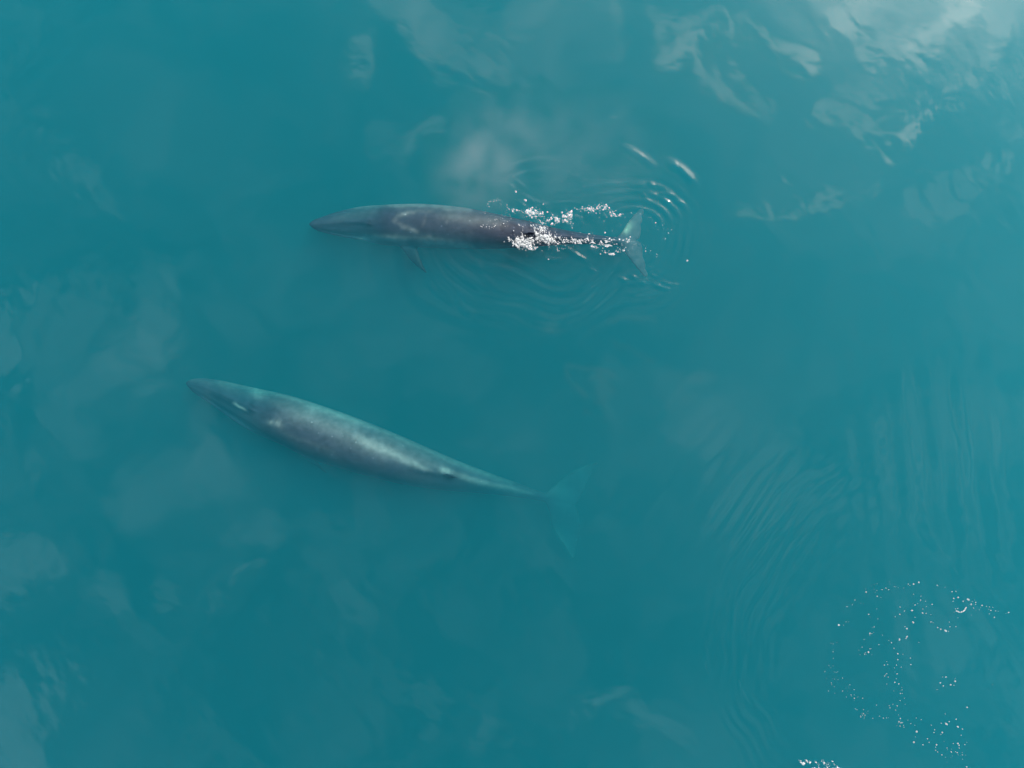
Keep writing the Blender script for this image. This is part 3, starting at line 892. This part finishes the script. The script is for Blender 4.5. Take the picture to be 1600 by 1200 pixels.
lc = []
lace(lc, (885, 315, 990, 402), lambda x, y: np.clip(.52 * stroke(x, y, [(868, 370), (905, 377), (920, 376), (932, 388)], 4.5) + .5 * blob(x, y, 950, 380, 13, 7)
    + .5 * stroke(x, y, [(940, 392), (955, 396), (968, 391)], 3.5) + .48 * stroke(x, y, [(903, 325), (930, 325), (950, 326), (965, 338)], 4), 0, 1), 261, amp=.03)
ft = heap('foam_glint_trail', tr_, .62, lc)
tag(ft, 'trail of white foam specks and beaded sun glints over the tail of the upper whale', 'foam', kind='stuff')

# the patch of floating foam at lower right: places read in a 4x enlargement whose corner is (1200, 900)
FL = """613,100,6 543,150,4 527,179,3 494,192,4 470,220,2 487,287,3 503,287,2 443,306,9 472,308,4 713,85,5 737,76,5 753,86,5 680,90,3
683,127,5 706,134,3 665,52,2 682,47,2 762,50,2 814,72,3 848,74,2 877,51,4 911,51,7 943,40,7 886,58,3 1058,59,6 1106,71,3 1150,98,6
1175,97,5 1160,140,7 1188,134,7 1157,158,4 1219,158,5 1250,147,11 1228,152,3 1270,177,8 1290,149,3 1298,165,6 1298,178,4 1259,176,3
1284,200,5 1338,184,6 1365,190,3 1384,193,4 1405,195,3 1394,215,5 1422,218,4 1384,237,4 1414,259,6 1504,228,7 1488,234,2 1320,211,3
1186,203,5 1172,205,4 1238,197,5 1187,261,3 953,151,4 918,181,5 905,188,3 935,173,3 1026,177,6 990,190,3 825,194,5 853,219,5
899,216,9 968,206,4 966,231,7 988,233,4 1018,242,3 824,239,5 795,254,4 919,258,4 629,240,6 637,256,2 680,205,3 687,268,3 580,170,2
597,172,2 663,318,5 651,322,2 907,290,9 1018,288,5 1032,292,3 1060,323,5 1080,333,6 1110,342,11 1128,346,4 1137,317,5 1133,288,4
1175,317,4 856,316,4 868,328,7 637,358,6 636,369,4 649,360,4 660,352,2 600,397,3 588,445,3 715,370,3 755,403,3 772,417,6 822,398,9
868,380,8 862,390,5 943,415,3 694,429,4 788,452,4 637,455,5 628,476,9 604,491,4 648,492,2 812,486,7 843,489,3 811,523,5 890,513,4
892,555,5 727,556,5 748,554,3 742,535,3 803,557,5 790,574,4 806,612,6 793,598,2 734,618,4 742,610,4 728,625,4 752,632,4 803,643,3
793,664,5 818,674,6 743,675,3 407,425,3 393,420,2 430,417,2 407,458,3 407,473,4 408,515,3 407,562,2 355,598,3 413,599,3 426,602,2
466,638,4 396,668,4 365,640,2 425,632,2 415,691,3 512,680,3 466,719,4 498,719,2 519,743,4 540,764,5 591,764,4 490,758,2 562,757,2
838,712,4 838,734,4 827,734,5 853,764,3 825,778,3 757,810,4 807,812,5 798,838,4 762,824,4 780,802,3 678,808,3 597,835,3 597,860,4
606,870,5 590,870,3 655,890,4 697,876,4 721,888,6 740,887,3 752,885,3 827,891,5 818,911,6 831,918,5 825,938,4 850,945,4 892,923,4
917,932,3 927,888,4 958,898,4 929,973,9 921,1005,3 912,1040,8 969,1055,5 997,1017,5 1007,1040,5 1020,932,4 1042,962,5 1038,978,5
1083,920,4 1115,925,11 1133,910,5 1175,895,5 1186,942,9 1215,957,6 1089,978,8 1080,990,4 1207,995,4 1186,1048,7 1195,1058,6
1053,1055,7 1047,1070,4 1047,1090,5 1060,1100,5 1087,1118,6 1110,1134,3 1119,1075,4 1145,1100,5 1158,1048,4 1183,1103,5 1195,1075,5
1215,1118,5 1235,1120,3 1112,632,7 1090,632,4 1170,658,7 1077,668,6 1095,687,5 1140,680,7 1163,683,4 1170,640,3 1057,710,4
1244,821,8 1404,679,3 1242,1193,7 1108,862,3"""
NAMED = {
    (443, 306): 'biggest round foam bubble at the far left of the scattered patch',
    (1250, 147): 'plump white foam bubble just above the curved foam strip',
    (1110, 342): 'plump white foam bubble at the low point of the arc left of the curved strip',
    (899, 216): 'largest round foam bubble in the upper middle of the scattered patch',
    (907, 290): 'oval foam bubble below the largest one of the upper middle patch',
    (822, 398): 'tall oval foam bubble beside the middle of the scattered patch',
    (868, 380): 'slanted long foam bubble right of the tall oval one',
    (628, 476): 'ragged foam bubble at the left inside of the scattered patch',
    (1504, 228): 'foam bubble farthest right in the picture, alone past the curved strip',
    (1115, 925): 'plump foam bubble topping the cluster near the bottom right',
    (1186, 942): 'slanted oval foam bubble right of the plump one near the bottom',
    (929, 973): 'round foam bubble left of the cluster near the bottom',
    (912, 1040): 'lone foam bubble lowest left of the cluster near the bottom',
    (1244, 821): 'single round foam bubble alone between the small ring and the bottom cluster',
    (1242, 1193): 'foam bubble cut close by the bottom edge of the picture',
    (613, 100): 'single foam bubble on the upper left rim of the scattered patch',
    (1026, 177): 'single foam bubble alone between the patch top and the curved strip',
    (1414, 259): 'lowest foam bubble of the loose string right of the curved strip',
    (629, 240): 'lone foam bubble inside the upper left rim of the patch',
}


def zone(x, y):
    if 1050 <= x <= 1180 and 625 <= y <= 715:
        return 'small foam bubble of the little open ring at lower right', 'foam bubbles of the little ring'
    if x >= 1140 and y < 270:
        return 'small foam bubble beside or above the curved foam strip', 'foam bubbles round the curved strip'
    if x < 600:
        return 'tiny foam bubble on the left rim of the scattered foam patch', 'foam bubbles on the left rim'
    if y > 850:
        return 'small foam bubble in the string across the bottom of the scattered patch', 'foam bubbles at the bottom of the patch'
    if y < 360:
        return 'small foam bubble in the upper middle of the scattered foam patch', 'foam bubbles in the upper middle'
    return 'small foam bubble in the thin line down the middle of the scattered patch', 'foam bubbles down the middle'


protos = []
for k in range(8):
    v_, f_ = bubble_shape(1, 1 if k < 4 else .7, 0, 500 + k, hz=.7)
    protos.append(mesh_np('foam_bubble', v_, f_, fm))
specks = []
members = {}
cnt = 0
ang = {(1250, 147): -.5, (1110, 342): -.6, (907, 290): -.9, (822, 398): 1.5, (868, 380): .9, (1115, 925): -.6, (1186, 942): -.7, (966, 231): -.7}
for w_ in FL.split():
    x, y, r = map(int, w_.split(','))
    px, py = 1200 + x / 4, 900 + y / 4
    rm_ = r / 4 * S * .70
    if r <= 3:
        specks.append((px, py, sea_z(px, py) + .004, rm_ * .9, 1.2, x))
        continue
    o = bpy.data.objects.new('foam_bubble', protos[cnt % 8 if (x, y) not in ang else 4 + cnt % 4])
    C.objects.link(o)
    st_ = 1.25 if (x, y) in ang else 1.0
    o.location = W(px, py, sea_z(px, py) + .2 * rm_)
    o.scale = (rm_ * st_, rm_, rm_)
    o.rotation_euler = (0, 0, ang.get((x, y), (x * 7 % 31) / 5))
    lb, gp = zone(x, y)
    tag(o, NAMED.get((x, y)), 'foam bubble', gp)
    if (x, y) not in NAMED: members.setdefault((lb, gp), []).append((x, y, o))
    cnt += 1
ONES = ' first second third fourth fifth sixth seventh eighth ninth tenth eleventh twelfth thirteenth fourteenth fifteenth sixteenth seventeenth eighteenth nineteenth'.split(' ')


def ordinal(i):
    if i < 20: return ONES[i]
    t = {2: 'twent', 3: 'thirt', 4: 'fort'}[i // 10]
    return t + 'ieth' if i % 10 == 0 else t + 'y-' + ONES[i % 10]


WHERE = {
    'foam bubbles of the little ring': ('foam bubble of the little open ring, {} from the left', 0),
    'foam bubbles round the curved strip': ('foam bubble round the curved foam strip, {} from the left', 0),
    'foam bubbles on the left rim': ('tiny foam bubble on the left rim of the patch, {} from the top', 1),
    'foam bubbles at the bottom of the patch': ('foam bubble strung across the bottom of the patch, {} from the left', 0),
    'foam bubbles in the upper middle': ('foam bubble in the upper middle of the patch, {} from the left', 0),
    'foam bubbles down the middle': ('foam bubble in the line down the middle, {} from the top', 1),
}
for (lb, gp), mem in members.items():
    fmt, key = WHERE[gp]
    mem.sort(key=lambda q: (q[key], q[1 - key]))
    for i, q in enumerate(mem):
        q[2]['label'] = fmt.format(ordinal(i + 1))
r = np.random.default_rng(77)
for (cx, cy, sx, sy, n_) in [(1350, 1115, 6, 6, 12), (1408, 1130, 6, 5, 10), (1430, 938, 10, 6, 8), (1354, 1020, 6, 6, 8), (1490, 1175, 14, 8, 14), (1304, 1050, 5, 22, 10),
                             (1408, 1075, 5, 25, 8), (1326, 1085, 8, 8, 8), (1378, 915, 16, 6, 8), (1535, 950, 20, 6, 8)]:
    for k in range(n_):
        specks.append((cx + r.normal() * sx, cy + r.normal() * sy, .006, .005 + .006 * r.random(), 1.3, r.random() * 3))
fs = heap('foam_specks', specks)
tag(fs, 'fine specks of foam dusted between the larger bubbles at lower right', 'foam', kind='stuff')

# the curved strip of foam
cur = catmull([(1494.5, 954.5), (1498, 956.2), (1503, 956), (1506.5, 954), (1509, 949.5)], 14)
V, Fc, o0 = [], [], 0
for k, q in enumerate(cur):
    v_, f_ = bubble_shape(.032, .030, 0, 900 + k)
    v_ = v_ * .72
    V.append(v_ + W(q[0], q[1], sea_z(*q) + .008)); Fc += [[a + o0 for a in w] for w in f_]; o0 += len(v_)
cs = link('foam_strip', mesh_np('foam_strip', np.concatenate(V), Fc, fm))
tag(cs, 'curved smile shaped strip of white foam in the scattered patch at lower right', 'foam')

# lone fleck right of the tail
lf = bpy.data.objects.new('foam_bubble', protos[1]); C.objects.link(lf)
lf.location = W(1074, 407.5, .015); lf.scale = (.034, .034, .034)
tag(lf, 'lone foam bubble on open water right of the upper whale\'s tail', 'foam bubble')

# pale streak cut by the lower edge
it = []
for k, (a, b) in enumerate([((1247, 1188), (1257, 1195)), ((1259, 1188), (1267, 1192)), ((1275, 1189), (1280, 1196)), ((1284, 1189), (1292, 1196)), ((1300, 1191), (1309, 1198)),
                            ((1292, 1190), (1300, 1197)), ((1270, 1200), (1318, 1203))]):
    it += along([a, b], 7 if k < 6 else 20, .8, .006, .02, .01, 300 + k)
lc = []
lace(lc, (1240, 1180, 1326, 1206), lambda x, y: np.clip(sum(.50 * stroke(x, y, [p_, q_], 2.6) for p_, q_ in [((1247, 1187), (1258, 1195)), ((1260, 1188), (1268, 1192)),
    ((1274, 1189), (1281, 1196)), ((1284, 1189), (1294, 1197)), ((1300, 1190), (1309, 1198))]) + .48 * stroke(x, y, [(1268, 1202), (1322, 1203)], 4), 0, .9), 281, amp=.02)
st_o = heap('pale_streak', it, .7, lc)
tag(st_o, 'pale ragged streak cut by the bottom edge of the picture', 'foam', kind='stuff')

# ------------------------------------------------------------------ mist of the blow, drifting above the sea
mm, n, l = new_mat('blow_mist')
o_ = n.new('ShaderNodeOutputMaterial')
pv = n.new('ShaderNodeVolumePrincipled'); pv.inputs['Color'].default_value = (.95, .80, .74, 1); pv.inputs['Anisotropy'].default_value = .2
tcm = n.new('ShaderNodeTexCoord')
acc = None
# blobs in world metres: photo place, radii (px), height, density
for (px, py, rx, ry, rot, zc_, rz, w) in [(742, 272, 74, 80, 20, 1.6, 1.5, .024), (775, 215, 80, 60, 35, 2.2, 1.4, .014), (870, 235, 190, 105, -5, 2.4, 1.5, .013), (715, 305, 40, 40, 0, 1.0, .9, .012)]:
    mp = n.new('ShaderNodeMapping'); mp.vector_type = 'TEXTURE'
    c_ = W(px, py, zc_)
    mp.inputs['Location'].default_value = tuple(c_)
    mp.inputs['Rotation'].default_value = (0, 0, R(rot))
    mp.inputs['Scale'].default_value = (rx * S * 1.2, ry * S * 1.2, rz)
    g = n.new('ShaderNodeTexGradient'); g.gradient_type = 'SPHERICAL'
    l.new(tcm.outputs['Object'], mp.inputs[0]); l.new(mp.outputs[0], g.inputs[0])
    mr = n.new('ShaderNodeMapRange'); mr.interpolation_type = 'SMOOTHSTEP'; mr.inputs['From Max'].default_value = .8; mr.inputs['To Max'].default_value = w
    l.new(g.outputs['Fac'], mr.inputs['Value'])
    acc = mr.outputs[0] if acc is None else math_node(n, l, 'ADD', acc, mr.outputs[0])
nz = n.new('ShaderNodeTexNoise'); nz.inputs['Scale'].default_value = 1.1; nz.inputs['Detail'].default_value = 4
l.new(tcm.outputs['Object'], nz.inputs['Vector'])
mr = n.new('ShaderNodeMapRange'); mr.inputs['From Min'].default_value = .36; mr.inputs['From Max'].default_value = .66; mr.inputs['To Max'].default_value = 1.6
l.new(nz.outputs['Fac'], mr.inputs['Value'])
l.new(math_node(n, l, 'MULTIPLY', acc, mr.outputs[0]), pv.inputs['Density'])
l.new(pv.outputs[0], o_.inputs['Volume'])
v_, f_ = ico(3)
c0, c1 = W(820, 240, 2.2), None
v_ = v_ * [5.6, 3.4, 2.0] + [c0[0], c0[1], 2.25]
mist = link('mist', mesh_np('mist', v_, f_, mm))
tag(mist, 'thin pinkish mist of a whale\'s blow drifting above the upper whale', 'mist', kind='stuff')
